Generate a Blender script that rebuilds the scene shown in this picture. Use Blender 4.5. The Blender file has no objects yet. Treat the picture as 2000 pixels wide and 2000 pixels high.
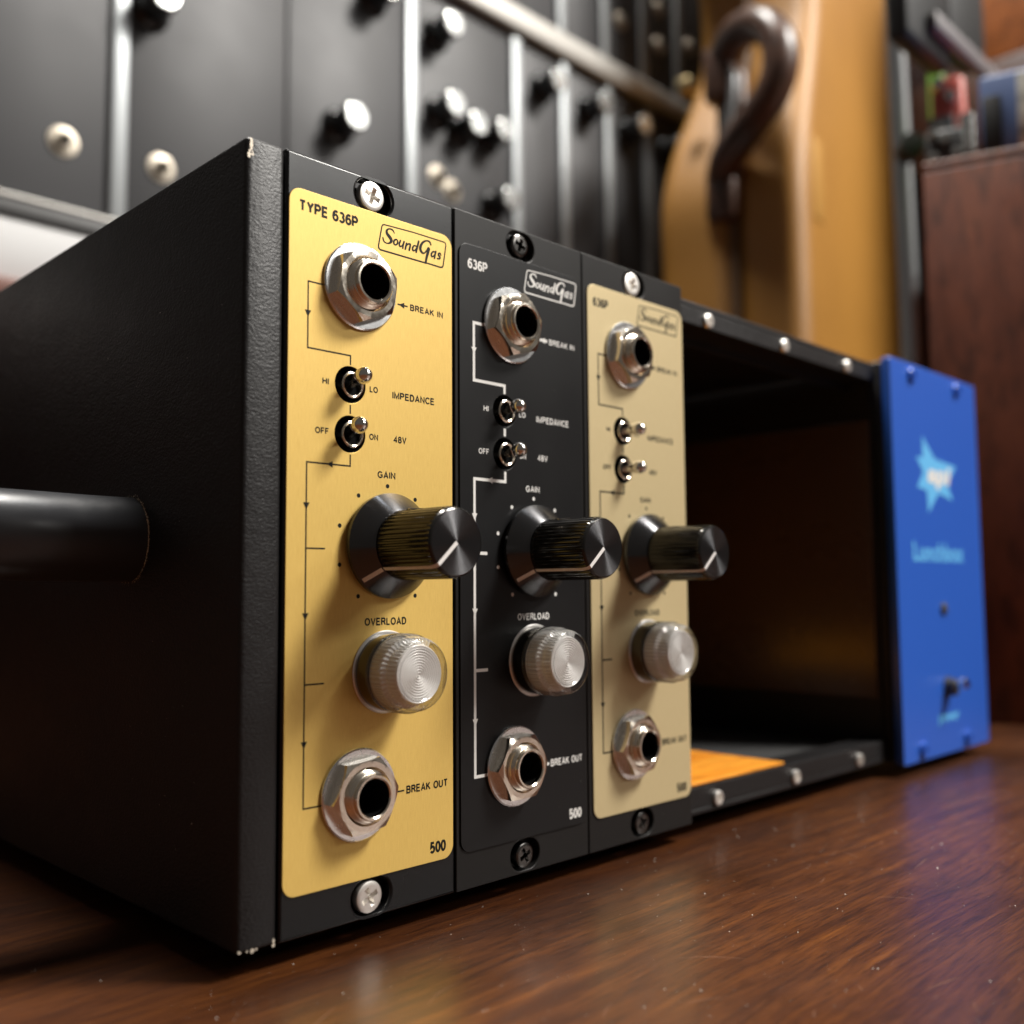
import bpy, bmesh, math, random
from mathutils import Vector, Matrix
random.seed(7)
S = 0.001                      # everything below is written in millimetres
scene = bpy.context.scene
col = scene.collection

# ------------------------------------------------------------------ camera, light, exposure
cam_d = bpy.data.cameras.new('camera'); cam = bpy.data.objects.new('camera', cam_d); col.objects.link(cam)
cam.location = (-90.7116*S, -144.979*S, 56.9024*S)
cam.rotation_euler = (1.6495257, 0.0072192, -0.7852915)
cam_d.sensor_width = 36.0; cam_d.lens = 36.0*1887.57/1932.0
cam_d.clip_start = 0.005; cam_d.clip_end = 50
cam_d.dof.use_dof = True; cam_d.dof.focus_distance = 0.186; cam_d.dof.aperture_fstop = 35.17/3.3
scene.camera = cam
scene.render.resolution_x = scene.render.resolution_y = 1024
scene.view_settings.view_transform = 'Standard'; scene.view_settings.look = 'None'
scene.view_settings.exposure = 0.0; scene.view_settings.gamma = 1.0
try:
    scene.cycles.max_bounces = 12; scene.cycles.transmission_bounces = 10; scene.cycles.glossy_bounces = 6
    scene.cycles.caustics_refractive = True; scene.cycles.caustics_reflective = False
    scene.cycles.sample_clamp_indirect = 3.0
except Exception: pass

world = bpy.data.worlds.new("World"); scene.world = world; world.use_nodes = True
bg = world.node_tree.nodes['Background']
bg.inputs['Color'].default_value = (1.0, 0.90, 0.80, 1); bg.inputs['Strength'].default_value = 0.085

def area(name, loc, target, sx, sy, power, color):
    l = bpy.data.lights.new(name, 'AREA'); l.shape = 'RECTANGLE'; l.size = sx*S; l.size_y = sy*S
    l.energy = power; l.color = color
    o = bpy.data.objects.new(name, l); col.objects.link(o); o.location = Vector(loc)*S
    o.rotation_euler = (Vector(target)-Vector(loc)).to_track_quat('-Z', 'Y').to_euler()
    return o
area('ceiling_light_front', (950, -900, 1500), (60, 0, 60), 420, 420, 60, (1.0, 0.96, 0.90))
area('ceiling_light_over', (170, 290, 1900), (100, 60, 0), 380, 380, 46, (1.0, 0.95, 0.88))
area('ceiling_light_strip', (250, 150, 1800), (150, 60, 60), 700, 90, 6, (0.90, 0.96, 1.0))
area('added_sheen_light', (2300, -3200, 2000), (100, 0, 60), 1900, 300, 34, (1.0, 0.97, 0.92))  # unseen lamp added for sheen on the washers and panels

# ------------------------------------------------------------------ materials
def mat(name, base=(.5,.5,.5), rough=.5, metal=0.0, **kw):
    m = bpy.data.materials.new(name); m.use_nodes = True
    b = m.node_tree.nodes['Principled BSDF']
    b.inputs['Base Color'].default_value = (*base, 1); b.inputs['Roughness'].default_value = rough
    b.inputs['Metallic'].default_value = metal
    for k, v in kw.items():
        b.inputs[k.replace('_', ' ')].default_value = v
    return m
def N(m, t, **kw):
    n = m.node_tree.nodes.new(t)
    for k, v in kw.items(): setattr(n, k, v)
    return n
def L(m, a, b): m.node_tree.links.new(a, b)
def coords(m, scale):
    tc = N(m, 'ShaderNodeTexCoord'); mp = N(m, 'ShaderNodeMapping'); mp.inputs['Scale'].default_value = scale
    L(m, tc.outputs['Object'], mp.inputs['Vector']); return mp.outputs['Vector']
def noise(m, vec, scale, detail=3.0, rough=.5):
    n = N(m, 'ShaderNodeTexNoise'); n.inputs['Scale'].default_value = scale
    n.inputs['Detail'].default_value = detail; n.inputs['Roughness'].default_value = rough
    L(m, vec, n.inputs['Vector']); return n.outputs['Fac']
def ramp(m, fac, stops):
    r = N(m, 'ShaderNodeValToRGB'); e = r.color_ramp.elements
    e[0].position, e[0].color = stops[0][0], (*stops[0][1], 1)
    e[1].position, e[1].color = stops[-1][0], (*stops[-1][1], 1)
    for p, c in stops[1:-1]:
        x = e.new(p); x.color = (*c, 1)
    L(m, fac, r.inputs['Fac']); return r.outputs['Color']
def bump(m, h, strength, dist, prev=None):
    b = N(m, 'ShaderNodeBump'); b.inputs['Strength'].default_value = strength; b.inputs['Distance'].default_value = dist
    L(m, h, b.inputs['Height'])
    if prev is not None: L(m, prev, b.inputs['Normal'])
    return b.outputs['Normal']
def bsdf(m): return m.node_tree.nodes['Principled BSDF']
def set_n(m, n): L(m, n, bsdf(m).inputs['Normal'])
def set_c(m, c): L(m, c, bsdf(m).inputs['Base Color'])
def set_r(m, fac, lo, hi):
    r = N(m, 'ShaderNodeMapRange'); r.inputs['To Min'].default_value = lo; r.inputs['To Max'].default_value = hi
    L(m, fac, r.inputs['Value']); L(m, r.outputs['Result'], bsdf(m).inputs['Roughness'])

def leather_black(name, base, rough, scale, strength):
    m = mat(name, base, rough)
    v = coords(m, (1, 1, 1.5))
    f = noise(m, v, scale, 2.5, .55)
    f2 = noise(m, v, scale*.22, 2, .5)
    n = bump(m, f, strength, 0.00012)
    set_n(m, bump(m, f2, .25, 0.0003, n))
    set_r(m, noise(m, v, 60, 4), rough-.07, rough+.1)
    return m
M = {}
M['case_black'] = leather_black('textured black paint', (.0085, .0078, .0082), .44, 1500, 1.0); bsdf(M['case_black']).inputs['Specular IOR Level'].default_value = .38
M['bay_black'] = mat('matt black inside', (.010, .009, .008), .55)
m = M['partition'] = mat('partition with reflection colour', (.085, .055, .034), .30)  # brown base carries the room's reflection on this wall
set_r(m, noise(m, coords(m, (1, 1, 1)), 30, 3), .15, .4)
m = M['face_gloss'] = mat('gloss black faceplate', (.006, .006, .0065), .22, Specular_IOR_Level=.35)
v = coords(m, (1, 1, 1)); set_r(m, noise(m, v, 70, 5), .16, .34); set_n(m, bump(m, noise(m, v, 900, 2), .06, .00005))
m = M['face_satin'] = mat('satin black faceplate', (.010, .0092, .0088), .38, Specular_IOR_Level=.28)
v = coords(m, (1, 1, 1)); set_r(m, noise(m, v, 60, 5), .34, .5); set_n(m, bump(m, noise(m, v, 2400, 2), .12, .00005))

def brushed(name, base, dark, rough, metal):
    m = mat(name, base, rough, metal)
    v = coords(m, (1.0, 1.0, .055))
    f = noise(m, v, 7000, 3, .7)
    g = noise(m, coords(m, (1, 1, 1)), 9000, 2, .6)
    mx = N(m, 'ShaderNodeMath', operation='ADD'); L(m, f, mx.inputs[0]); L(m, g, mx.inputs[1])
    hf = N(m, 'ShaderNodeMath', operation='MULTIPLY'); L(m, mx.outputs[0], hf.inputs[0]); hf.inputs[1].default_value = .5
    set_c(m, ramp(m, hf.outputs[0], [(.36, dark), (.62, base)]))
    set_r(m, f, rough-.06, rough+.1); set_n(m, bump(m, f, .10, .00003))
    return m
M['gold'] = brushed('brushed gold label', (.88, .62, .18), (.76, .50, .125), .46, .35)
M['champagne'] = brushed('champagne label', (.68, .56, .32), (.60, .48, .26), .46, .35)
m = M['black_label'] = mat('satin black label', (.0075, .0075, .008), .36, Specular_IOR_Level=.28)
v = coords(m, (1, 1, 1)); set_r(m, noise(m, v, 50, 4), .30, .46)
M['ink_black'] = mat('black ink', (.008, .009, .008), .6, Specular_IOR_Level=.2)
M['ink_white'] = mat('white ink', (.80, .79, .76), .5)
def chrome(name, base, rough, scl=1200):
    m = mat(name, base, rough, 1.0)
    v = coords(m, (1, 1, 1)); set_r(m, noise(m, v, scl, 3), max(rough-.07, .03), rough+.09)
    set_n(m, bump(m, noise(m, v, scl*.6, 2), .10, .00003))
    return m
M['nickel'] = chrome('nickel plate', (.84, .76, .65), .16)
M['washer'] = chrome('bright washer', (.90, .91, .92), .24, 700)
M['lever'] = chrome('chrome lever', (.78, .76, .73), .08, 400)
M['screw_bright'] = chrome('zinc screw', (.90, .87, .82), .42)
M['screw_dark'] = chrome('dark nickel screw', (.13, .125, .12), .2)
M['hole'] = mat('hole black', (.002, .002, .002), .9, Specular_IOR_Level=.1)
def radial_black(name, rings, rough=.30):
    m = mat(name, (.085, .085, .089), rough, .92, Anisotropic=.88, Anisotropic_Rotation=.25)
    tg = N(m, 'ShaderNodeTangent', direction_type='RADIAL', axis='Y')
    L(m, tg.outputs['Tangent'], bsdf(m).inputs['Tangent'])
    if rings:
        tc = N(m, 'ShaderNodeTexCoord'); sp = N(m, 'ShaderNodeSeparateXYZ'); L(m, tc.outputs['Object'], sp.inputs[0])
        cb = N(m, 'ShaderNodeCombineXYZ'); L(m, sp.outputs['X'], cb.inputs['X']); L(m, sp.outputs['Z'], cb.inputs['Z'])
        ln = N(m, 'ShaderNodeVectorMath', operation='LENGTH'); L(m, cb.outputs[0], ln.inputs[0])
        ml = N(m, 'ShaderNodeMath', operation='MULTIPLY'); L(m, ln.outputs['Value'], ml.inputs[0]); ml.inputs[1].default_value = 2*math.pi/(.26*S)
        sn = N(m, 'ShaderNodeMath', operation='SINE'); L(m, ml.outputs[0], sn.inputs[0])
        set_n(m, bump(m, sn.outputs[0], .5, .00003))
    return m
M['knob_cap'] = radial_black('turned black aluminium', True, .26)
M['knob_cone'] = radial_black('spun black skirt', False, .22)
M['knob_side'] = mat('black anodised grip', (.055, .053, .050), .16, .85)
M['pointer'] = mat('white pointer paint', (.86, .84, .82), .4)
m = M['lens'] = bpy.data.materials.new('clear acrylic lens'); m.use_nodes = True      # clear plastic skin: looks through, glints on top
nt = m.node_tree; nt.nodes.remove(nt.nodes['Principled BSDF']); out = nt.nodes['Material Output']
tr = N(m, 'ShaderNodeBsdfTransparent'); gl = N(m, 'ShaderNodeBsdfGlossy'); gl.inputs['Roughness'].default_value = .04
gl.inputs['Color'].default_value = (1, 1, 1, 1)
lw = N(m, 'ShaderNodeLayerWeight'); lw.inputs['Blend'].default_value = .5
cr = N(m, 'ShaderNodeValToRGB'); e = cr.color_ramp.elements
e[0].position = .25; e[0].color = (.97, .97, .97, 1); e[1].position = .92; e[1].color = (.28, .29, .30, 1)
L(m, lw.outputs['Facing'], cr.inputs['Fac'])
fr = N(m, 'ShaderNodeFresnel'); fr.inputs['IOR'].default_value = 1.6
ms = N(m, 'ShaderNodeMixShader'); ge = N(m, 'ShaderNodeNewGeometry'); iv = N(m, 'ShaderNodeMath', operation='SUBTRACT'); iv.inputs[0].default_value = 1.0; L(m, ge.outputs['Backfacing'], iv.inputs[1])
ff = N(m, 'ShaderNodeMath', operation='MULTIPLY'); L(m, fr.outputs['Fac'], ff.inputs[0]); L(m, iv.outputs[0], ff.inputs[1]); L(m, ff.outputs[0], ms.inputs['Fac'])
wc_ = N(m, 'ShaderNodeMix', data_type='RGBA'); wc_.inputs['B'].default_value = (1, 1, 1, 1); L(m, ge.outputs['Backfacing'], wc_.inputs['Factor'])
L(m, cr.outputs['Color'], wc_.inputs['A']); L(m, wc_.outputs['Result'], tr.inputs['Color']); L(m, tr.outputs[0], ms.inputs[1]); L(m, gl.outputs[0], ms.inputs[2])
rf = N(m, 'ShaderNodeBsdfRefraction'); rf.inputs['IOR'].default_value = 1.38; rf.inputs['Roughness'].default_value = 0.0
m2 = N(m, 'ShaderNodeMixShader'); m2.inputs['Fac'].default_value = .38; L(m, ms.outputs[0], m2.inputs[1])
m3 = N(m, 'ShaderNodeMixShader'); L(m, ff.outputs[0], m3.inputs['Fac']); L(m, rf.outputs[0], m3.inputs[1]); L(m, gl.outputs[0], m3.inputs[2])
L(m, m3.outputs[0], m2.inputs[2]); L(m, m2.outputs[0], out.inputs['Surface'])
M['reflector'] = mat('pale lamp reflector', (.96, .95, .93), .12, .08)
M['bezel'] = mat('black lamp bezel', (.16, .15, .13), .12, .95)
M['bezel_ring'] = mat('satin bezel ring', (.78, .76, .74), .3, .6)
m = M['blue'] = mat('blue enamel', (.022, .115, .56), .36)
bsdf(m).inputs['Coat Weight'].default_value = .35; bsdf(m).inputs['Coat Roughness'].default_value = .3
M['light_blue'] = mat('light blue ink', (.13, .50, .90), .5)
M['rubber'] = mat('black rubber', (.012, .012, .012), .7)
m = M['handle_rubber'] = mat('black moulded handle', (.042, .044, .050), .3)
v = coords(m, (1, 1, 1)); set_n(m, bump(m, noise(m, v, 160, 3), .12, .0004)); set_r(m, noise(m, v, 250, 4), .24, .45)
M['chip'] = mat('bare metal chip', (.62, .55, .45), .5, .3)
M['sawdust'] = mat('pale dust in the seam', (.62, .57, .44), .8)

def wood(name, stops, sx, rough, coat, scale=(1, 1, 1), scratch=False):
    m = mat(name, stops[0][1], rough)
    v = coords(m, scale)
    warp = noise(m, v, 5, 3)
    a = N(m, 'ShaderNodeVectorMath', operation='MULTIPLY_ADD')
    cx = N(m, 'ShaderNodeCombineXYZ'); L(m, warp, cx.inputs['Y']); L(m, warp, cx.inputs['Z'])
    a.inputs[1].default_value = (.016, .016, .016); L(m, cx.outputs[0], a.inputs[0]); L(m, v, a.inputs[2])
    mp = N(m, 'ShaderNodeMapping'); mp.inputs['Scale'].default_value = sx; L(m, a.outputs[0], mp.inputs['Vector'])
    f = noise(m, mp.outputs['Vector'], 1, 6, .62)
    fine = noise(m, mp.outputs['Vector'], 7, 4, .6)
    blot = noise(m, v, 9, 3)
    s1 = N(m, 'ShaderNodeMath', operation='MULTIPLY_ADD'); L(m, fine, s1.inputs[0]); s1.inputs[1].default_value = .43; L(m, f, s1.inputs[2])
    s2 = N(m, 'ShaderNodeMath', operation='MULTIPLY_ADD'); L(m, blot, s2.inputs[0]); s2.inputs[1].default_value = .42; L(m, s1.outputs[0], s2.inputs[2])
    s3 = N(m, 'ShaderNodeMath', operation='SUBTRACT'); L(m, s2.outputs[0], s3.inputs[0]); s3.inputs[1].default_value = .42
    pr = N(m, 'ShaderNodeMapping'); pr.inputs['Scale'].default_value = (sx[0]*6, sx[1]*5, sx[2]*5); L(m, a.outputs[0], pr.inputs['Vector'])
    pore = noise(m, pr.outputs['Vector'], 1, 3, .7)
    dk = ramp(m, pore, [(.36, (.42, .40, .40)), (.50, (1, 1, 1))])
    mm = N(m, 'ShaderNodeMix', data_type='RGBA', blend_type='MULTIPLY'); mm.inputs['Factor'].default_value = .8
    L(m, ramp(m, s3.outputs[0], stops), mm.inputs['A']); L(m, dk, mm.inputs['B']); set_c(m, mm.outputs['Result'])
    set_r(m, noise(m, v, 40, 6, .65), rough-.07, rough+.16)
    n = bump(m, pore, .25, .00012, bump(m, fine, .12, .0002))
    set_n(m, n)
    b = bsdf(m); b.inputs['Coat Weight'].default_value = coat; b.inputs['Coat Roughness'].default_value = .24
    return m
M['table'] = wood('varnished dark wood', [(.12, (.017, .0050, .0018)), (.45, (.047, .0133, .0034)), (.65, (.082, .0245, .0048)), (.9, (.17, .056, .009))], (20, 360, 360), .35, .30)
bsdf(M['table']).inputs['Specular IOR Level'].default_value = .4
M['orange_wood'] = wood('orange veneer', [(.3, (.75, .23, .012)), (.55, (.95, .36, .03)), (.75, (1, .45, .05))], (10, 300, 300), .4, .2)
M['cabinet_wood'] = wood('red brown veneer', [(.25, (.13, .034, .016)), (.5, (.21, .058, .026)), (.75, (.29, .085, .034))], (30, 30, 9), .42, .15)
M['maroon_wood'] = wood('dark maroon wood', [(.3, (.02, .006, .004)), (.7, (.05, .012, .008))], (30, 60, 60), .4, .2)
M['tan_wood'] = wood('tan wood', [(.3, (.16, .05, .015)), (.7, (.32, .11, .03))], (30, 60, 60), .4, .2)

m = M['synth_panel'] = mat('grey black synth panel', (.040, .040, .043), .55)
set_r(m, noise(m, coords(m, (1, 1, 1)), 25, 3), .48, .60)
M['synth_strip'] = mat('brushed aluminium strip', (.36, .38, .39), .45, .6)
M['synth_rail'] = mat('pale aluminium rail', (.46, .445, .415), .42, .5)
M['synth_cab'] = mat('cabinet black', (.05, .05, .05), .45)
M['knob_plain'] = mat('black bakelite knob', (.006, .006, .006), .25)
M['silver_cap'] = mat('silver knob cap', (.55, .56, .55), .25, .9)
M['jack_cream'] = mat('cream nickel jack', (.42, .37, .30), .38, .5)
m = M['tweed'] = mat('lacquered tweed cloth', (.55, .28, .05), .5)
v = coords(m, (1, 1, 1)); w1 = N(m, 'ShaderNodeTexWave', wave_type='BANDS', bands_direction='DIAGONAL'); w1.inputs['Scale'].default_value = 220
L(m, v, w1.inputs['Vector'])
w2 = noise(m, v, 6, 2)
mx = N(m, 'ShaderNodeMath', operation='MULTIPLY_ADD'); L(m, w1.outputs['Fac'], mx.inputs[0]); mx.inputs[1].default_value = .22; L(m, w2, mx.inputs[2])
set_c(m, ramp(m, mx.outputs[0], [(.3, (.27, .118, .013)), (.8, (.38, .178, .026))]))
set_n(m, bump(m, w1.outputs['Fac'], .4, .0006)); bsdf(m).inputs['Coat Weight'].default_value = .12; bsdf(m).inputs['Coat Roughness'].default_value = .4
m = M['leather'] = mat('worn brown leather', (.055, .024, .014), .36)
v = coords(m, (1, 1, 1)); set_c(m, ramp(m, noise(m, v, 50, 4), [(.35, (.03, .013, .008)), (.7, (.10, .045, .026))]))
M['brass'] = mat('aged brass latch', (.35, .27, .14), .4, .8)
M['gasket'] = mat('dark seam', (.10, .045, .010), .7)
M['white_card'] = mat('white card', (.62, .62, .62), .7)
M['plinth'] = mat('red brown plinth', (.12, .035, .018), .5)
M['stand_grey'] = mat('grey steel tube', (.16, .165, .17), .35, .5)
M['speaker_black'] = mat('speaker black', (.010, .010, .010), .5)
M['speaker_grey'] = mat('speaker grey trim', (.14, .125, .125), .45)
M['red_plastic'] = mat('red plastic', (.50, .08, .05), .4)
M['green_plastic'] = mat('green plastic', (.16, .36, .02), .4)
M['blue_box'] = mat('blue painted box', (.09, .15, .34), .45)
m = M['pale_speckle'] = mat('pale speckled panel', (.5, .5, .45), .6)
set_c(m, ramp(m, noise(m, coords(m, (1, 1, 1)), 120, 4), [(.35, (.22, .21, .18)), (.65, (.66, .65, .58))]))
M['dark_grey'] = mat('dark grey plastic', (.05, .05, .05), .5)
M['dust'] = mat('pale dust', (.62, .58, .52), .8)
M['scratch'] = mat('pale scuff', (.20, .10, .06), .5)

# ------------------------------------------------------------------ helpers
def link(name, me, material=None, parent=None, loc=(0, 0, 0), rot=(0, 0, 0)):
    o = bpy.data.objects.new(name, me); col.objects.link(o)
    if material is not None and me is not None and len(me.materials) == 0: me.materials.append(material)
    o.location = Vector(loc)*S; o.rotation_euler = rot
    if parent is not None: o.parent = parent
    return o
def thing(name, label, cat, loc=(0, 0, 0), rot=(0, 0, 0), group=None):
    o = bpy.data.objects.new(name, None); col.objects.link(o); o.empty_display_size = .01
    o.location = Vector(loc)*S; o.rotation_euler = rot
    o['label'] = label; o['category'] = cat
    if group: o['group'] = group
    return o
def tag(o, label=None, cat=None, group=None, kind=None):
    if label: o['label'] = label
    if cat: o['category'] = cat
    if group: o['group'] = group
    if kind: o['kind'] = kind
    return o
def to_mesh(bm, name='m', smooth=False, ang=40):
    bmesh.ops.recalc_face_normals(bm, faces=bm.faces)
    me = bpy.data.meshes.new(name); bm.to_mesh(me); bm.free()
    if smooth:
        for p in me.polygons: p.use_smooth = True
        try: me.set_sharp_from_angle(angle=math.radians(ang))
        except Exception: pass
    return me
def add_box(bm, x0, x1, y0, y1, z0, z1, bev=0, seg=2):
    r = bmesh.ops.create_cube(bm, size=1.0)
    for v in r['verts']:
        v.co = Vector((x0+(v.co.x+.5)*(x1-x0), y0+(v.co.y+.5)*(y1-y0), z0+(v.co.z+.5)*(z1-z0)))*S
    if bev:
        es = list({e for v in r['verts'] for e in v.link_edges})
        bmesh.ops.bevel(bm, geom=es, offset=bev*S, segments=seg, profile=.5, affect='EDGES')
def box(x0, x1, y0, y1, z0, z1, bev=0, seg=2, smooth=None):
    bm = bmesh.new(); add_box(bm, x0, x1, y0, y1, z0, z1, bev, seg)
    return to_mesh(bm, smooth=bool(bev) if smooth is None else smooth, ang=50)
def lathe(prof, seg=64, closed=True, smooth=True, ang=35, rfun=None):
    """prof: list of (r, y) revolved about the y axis"""
    bm = bmesh.new(); rings = []
    for k, (r, y) in enumerate(prof):
        if r < 1e-6: rings.append([bm.verts.new((0, y*S, 0))])
        else:
            rg = []
            for i in range(seg):
                a = 2*math.pi*i/seg; rr = r if rfun is None else rfun(k, r, i, seg)
                rg.append(bm.verts.new((rr*math.cos(a)*S, y*S, rr*math.sin(a)*S)))
            rings.append(rg)
    for a, b in zip(rings, rings[1:]):
        for i in range(seg):
            j = (i+1) % seg
            if len(a) == 1 and len(b) == 1: continue
            if len(a) == 1: bm.faces.new((a[0], b[i], b[j]))
            elif len(b) == 1: bm.faces.new((a[i], b[0], a[j]))
            else: bm.faces.new((a[i], b[i], b[j], a[j]))
    return to_mesh(bm, smooth=smooth, ang=ang)
def curve_plate(outline, holes, thick, bev=0.0, seg=2):
    """flat plate in x/z, its front at y=0, its back at y=+thick; real holes"""
    cu = bpy.data.curves.new('c', 'CURVE'); cu.dimensions = '2D'; cu.fill_mode = 'BOTH'
    for pts in [outline]+list(holes):
        s = cu.splines.new('POLY'); s.points.add(len(pts)-1)
        for p, (x, z) in zip(s.points, pts): p.co = (x, z, 0, 1)
        s.use_cyclic_u = True
    cu.extrude = thick/2-bev; cu.bevel_depth = bev; cu.bevel_resolution = seg; cu.offset = -bev
    o = bpy.data.objects.new('c', cu); col.objects.link(o)
    dg = bpy.context.evaluated_depsgraph_get(); dg.update()
    me = bpy.data.meshes.new_from_object(o.evaluated_get(dg))
    bpy.data.objects.remove(o); bpy.data.curves.remove(cu)
    me.materials.clear()
    for v in me.vertices:
        x, y, z = v.co; v.co = (x*S, (thick/2-z)*S, y*S)
    for p in me.polygons: p.use_smooth = True
    try: me.set_sharp_from_angle(angle=math.radians(38))
    except Exception: pass
    return me
def rrect(x0, x1, z0, z1, r, n=8):
    pts = []
    for cx, cz, a0 in ((x1-r, z1-r, 0), (x0+r, z1-r, 90), (x0+r, z0+r, 180), (x1-r, z0+r, 270)):
        for i in range(n+1):
            a = math.radians(a0+90*i/n); pts.append((cx+r*math.cos(a), cz+r*math.sin(a)))
    return pts
def circ(cx, cz, r, n=40, rx=None):
    return [(cx+(rx or r)*math.cos(2*math.pi*i/n), cz+r*math.sin(2*math.pi*i/n)) for i in range(n)]
def font_mesh(s, x0, x1, z0, z1, bold=.02, shear=0.0):
    cu = bpy.data.curves.new('t', 'FONT'); cu.body = s; cu.size = 1; cu.offset = bold; cu.shear = shear; cu.space_character = 1.06
    cu.resolution_u = 3
    o = bpy.data.objects.new('t', cu); col.objects.link(o)
    dg = bpy.context.evaluated_depsgraph_get(); dg.update()
    me = bpy.data.meshes.new_from_object(o.evaluated_get(dg))
    bpy.data.objects.remove(o); bpy.data.curves.remove(cu); me.materials.clear()
    xs = [v.co.x for v in me.vertices]; ys = [v.co.y for v in me.vertices]
    ax, bx, ay, by = min(xs), max(xs), min(ys), max(ys)
    for v in me.vertices:
        u = (v.co.x-ax)/(bx-ax); w = (v.co.y-ay)/(by-ay)
        v.co = ((x0+u*(x1-x0))*S, 0, (z0+w*(z1-z0))*S)
    return me
def _arc(cx, cz, rx, rz, a0, a1, n=12):
    return [(cx+rx*math.cos(math.radians(a0+(a1-a0)*k/n)), cz+rz*math.sin(math.radians(a0+(a1-a0)*k/n))) for k in range(n+1)]
GL = {
 'T': (.62, [[(0, 1), (.62, 1)], [(.31, 1), (.31, 0)]]), 'Y': (.62, [[(0, 1.04), (.31, .48)], [(.62, 1.04), (.31, .48), (.31, 0)]]),
 'P': (.58, [[(0, -.03), (0, 1), (.34, 1)]+_arc(.34, .74, .22, .26, 90, -90)+[(0, .48)]]), 'E': (.54, [[(.54, 1), (0, 1), (0, 0), (.56, 0)], [(0, .52), (.5, .52)]]),
 'B': (.58, [[(0, .53), (0, 1), (.32, 1)]+_arc(.32, .765, .2, .235, 90, -90)+[(0, .53)], [(0, .53), (0, 0), (.34, 0)]+_arc(.34, .265, .22, .265, -90, 90)]),
 'R': (.60, [[(0, -.05), (0, 1), (.34, 1)]+_arc(.34, .76, .22, .24, 90, -90)+[(0, .52)], [(.3, .5), (.42, .4), (.62, -.03)]]),
 'A': (.66, [[(0, -.04), (.33, 1.02), (.66, -.04)], [(.11, .30), (.55, .30)]]), 'K': (.60, [[(0, 1.04), (0, -.04)], [(.56, 1.03), (.02, .38)], [(.2, .60), (.62, -.04)]]),
 'I': (.0, [[(0, 1.04), (0, -.04)]]), 'N': (.58, [[(0, -.04), (0, 1), (.58, 0), (.58, 1.04)]]), 'H': (.58, [[(0, 1.04), (0, -.04)], [(.58, 1.04), (.58, -.04)], [(0, .53), (.58, .53)]]),
 'L': (.46, [[(0, 1.04), (0, 0), (.48, 0)]]), 'M': (.70, [[(0, -.04), (0, 1), (.35, .06), (.70, 1), (.70, -.04)]]), 'D': (.60, [[(.26, 0), (0, 0), (0, 1), (.26, 1)]+_arc(.26, .5, .34, .5, 90, -90, 16)]),
 'O': (.70, [_arc(.35, .5, .36, .5, 90, 450, 28)]), 'C': (.64, [_arc(.35, .5, .35, .5, 38, 322, 20)]), 'G': (.68, [_arc(.35, .5, .36, .5, 40, 300, 20)+[(.66, .16), (.66, .46), (.38, .46)]]),
 'F': (.50, [[(.52, 1), (0, 1), (0, -.04)], [(0, .52), (.44, .52)]]), 'V': (.64, [[(0, 1.04), (.32, 0), (.64, 1.04)]]), 'U': (.58, [[(0, 1.04), (0, .3)]+_arc(.29, .29, .29, .29, 180, 360, 12)+[(.58, 1.04)]]),
 '6': (.52, [_arc(.26, .31, .26, .31, 90, 450, 20), _arc(.30, .5, .30, .5, 50, 100, 5)+_arc(.30, .45, .31, .55, 100, 190, 8)]), '3': (.50, [_arc(.23, .76, .22, .24, 150, -80, 12), _arc(.23, .28, .26, .28, 85, -155, 14)]),
 '5': (.50, [[(.46, 1), (.08, 1), (.02, .52)]+_arc(.23, .31, .26, .31, 130, -150, 16)]), '0': (.50, [_arc(.25, .5, .26, .5, 90, 450, 24)]),
 '4': (.54, [[(.40, -.04), (.40, 1), (0, .28), (.55, .28)]]), '8': (.50, [_arc(.25, .76, .22, .24, 90, 450, 18), _arc(.25, .27, .26, .27, 90, 450, 18)]), ' ': (.18, [])}
def text_mesh(s, x0, x1, z0, z1, wt=.135):
    """plain sans-serif lettering from strokes, fitted to a box"""
    h = z1-z0; lw = wt*h; gap = .30; x = 0; items = []
    for ch in s:
        w, st = GL[ch]; items.append((x, st)); x += w+gap
    tot = x-gap; k = (x1-x0-lw)/tot; kz = h-lw
    bm = bmesh.new(); i = 0
    for ox, st in items:
        for q in st:
            add_ribbon(bm, [(x0+lw/2+(ox+a)*k, z0+lw/2+min(max(b, -.04), 1.04)*kz, lw) for a, b in q], -(i % 3)*.003, caps=False); i += 1
    return to_mesh(bm)
def smooth_pts(p, n=6):
    out = []
    for i in range(len(p)-1):
        p0 = p[max(i-1, 0)]; p1 = p[i]; p2 = p[i+1]; p3 = p[min(i+2, len(p)-1)]
        for k in range(n):
            t = k/n
            out.append(tuple(.5*((2*b)+(-a+c)*t+(2*a-5*b+4*c-d)*t*t+(-a+3*b-3*c+d)*t**3) for a, b, c, d in zip(p0, p1, p2, p3)))
    out.append(tuple(p[-1])); return out
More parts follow.
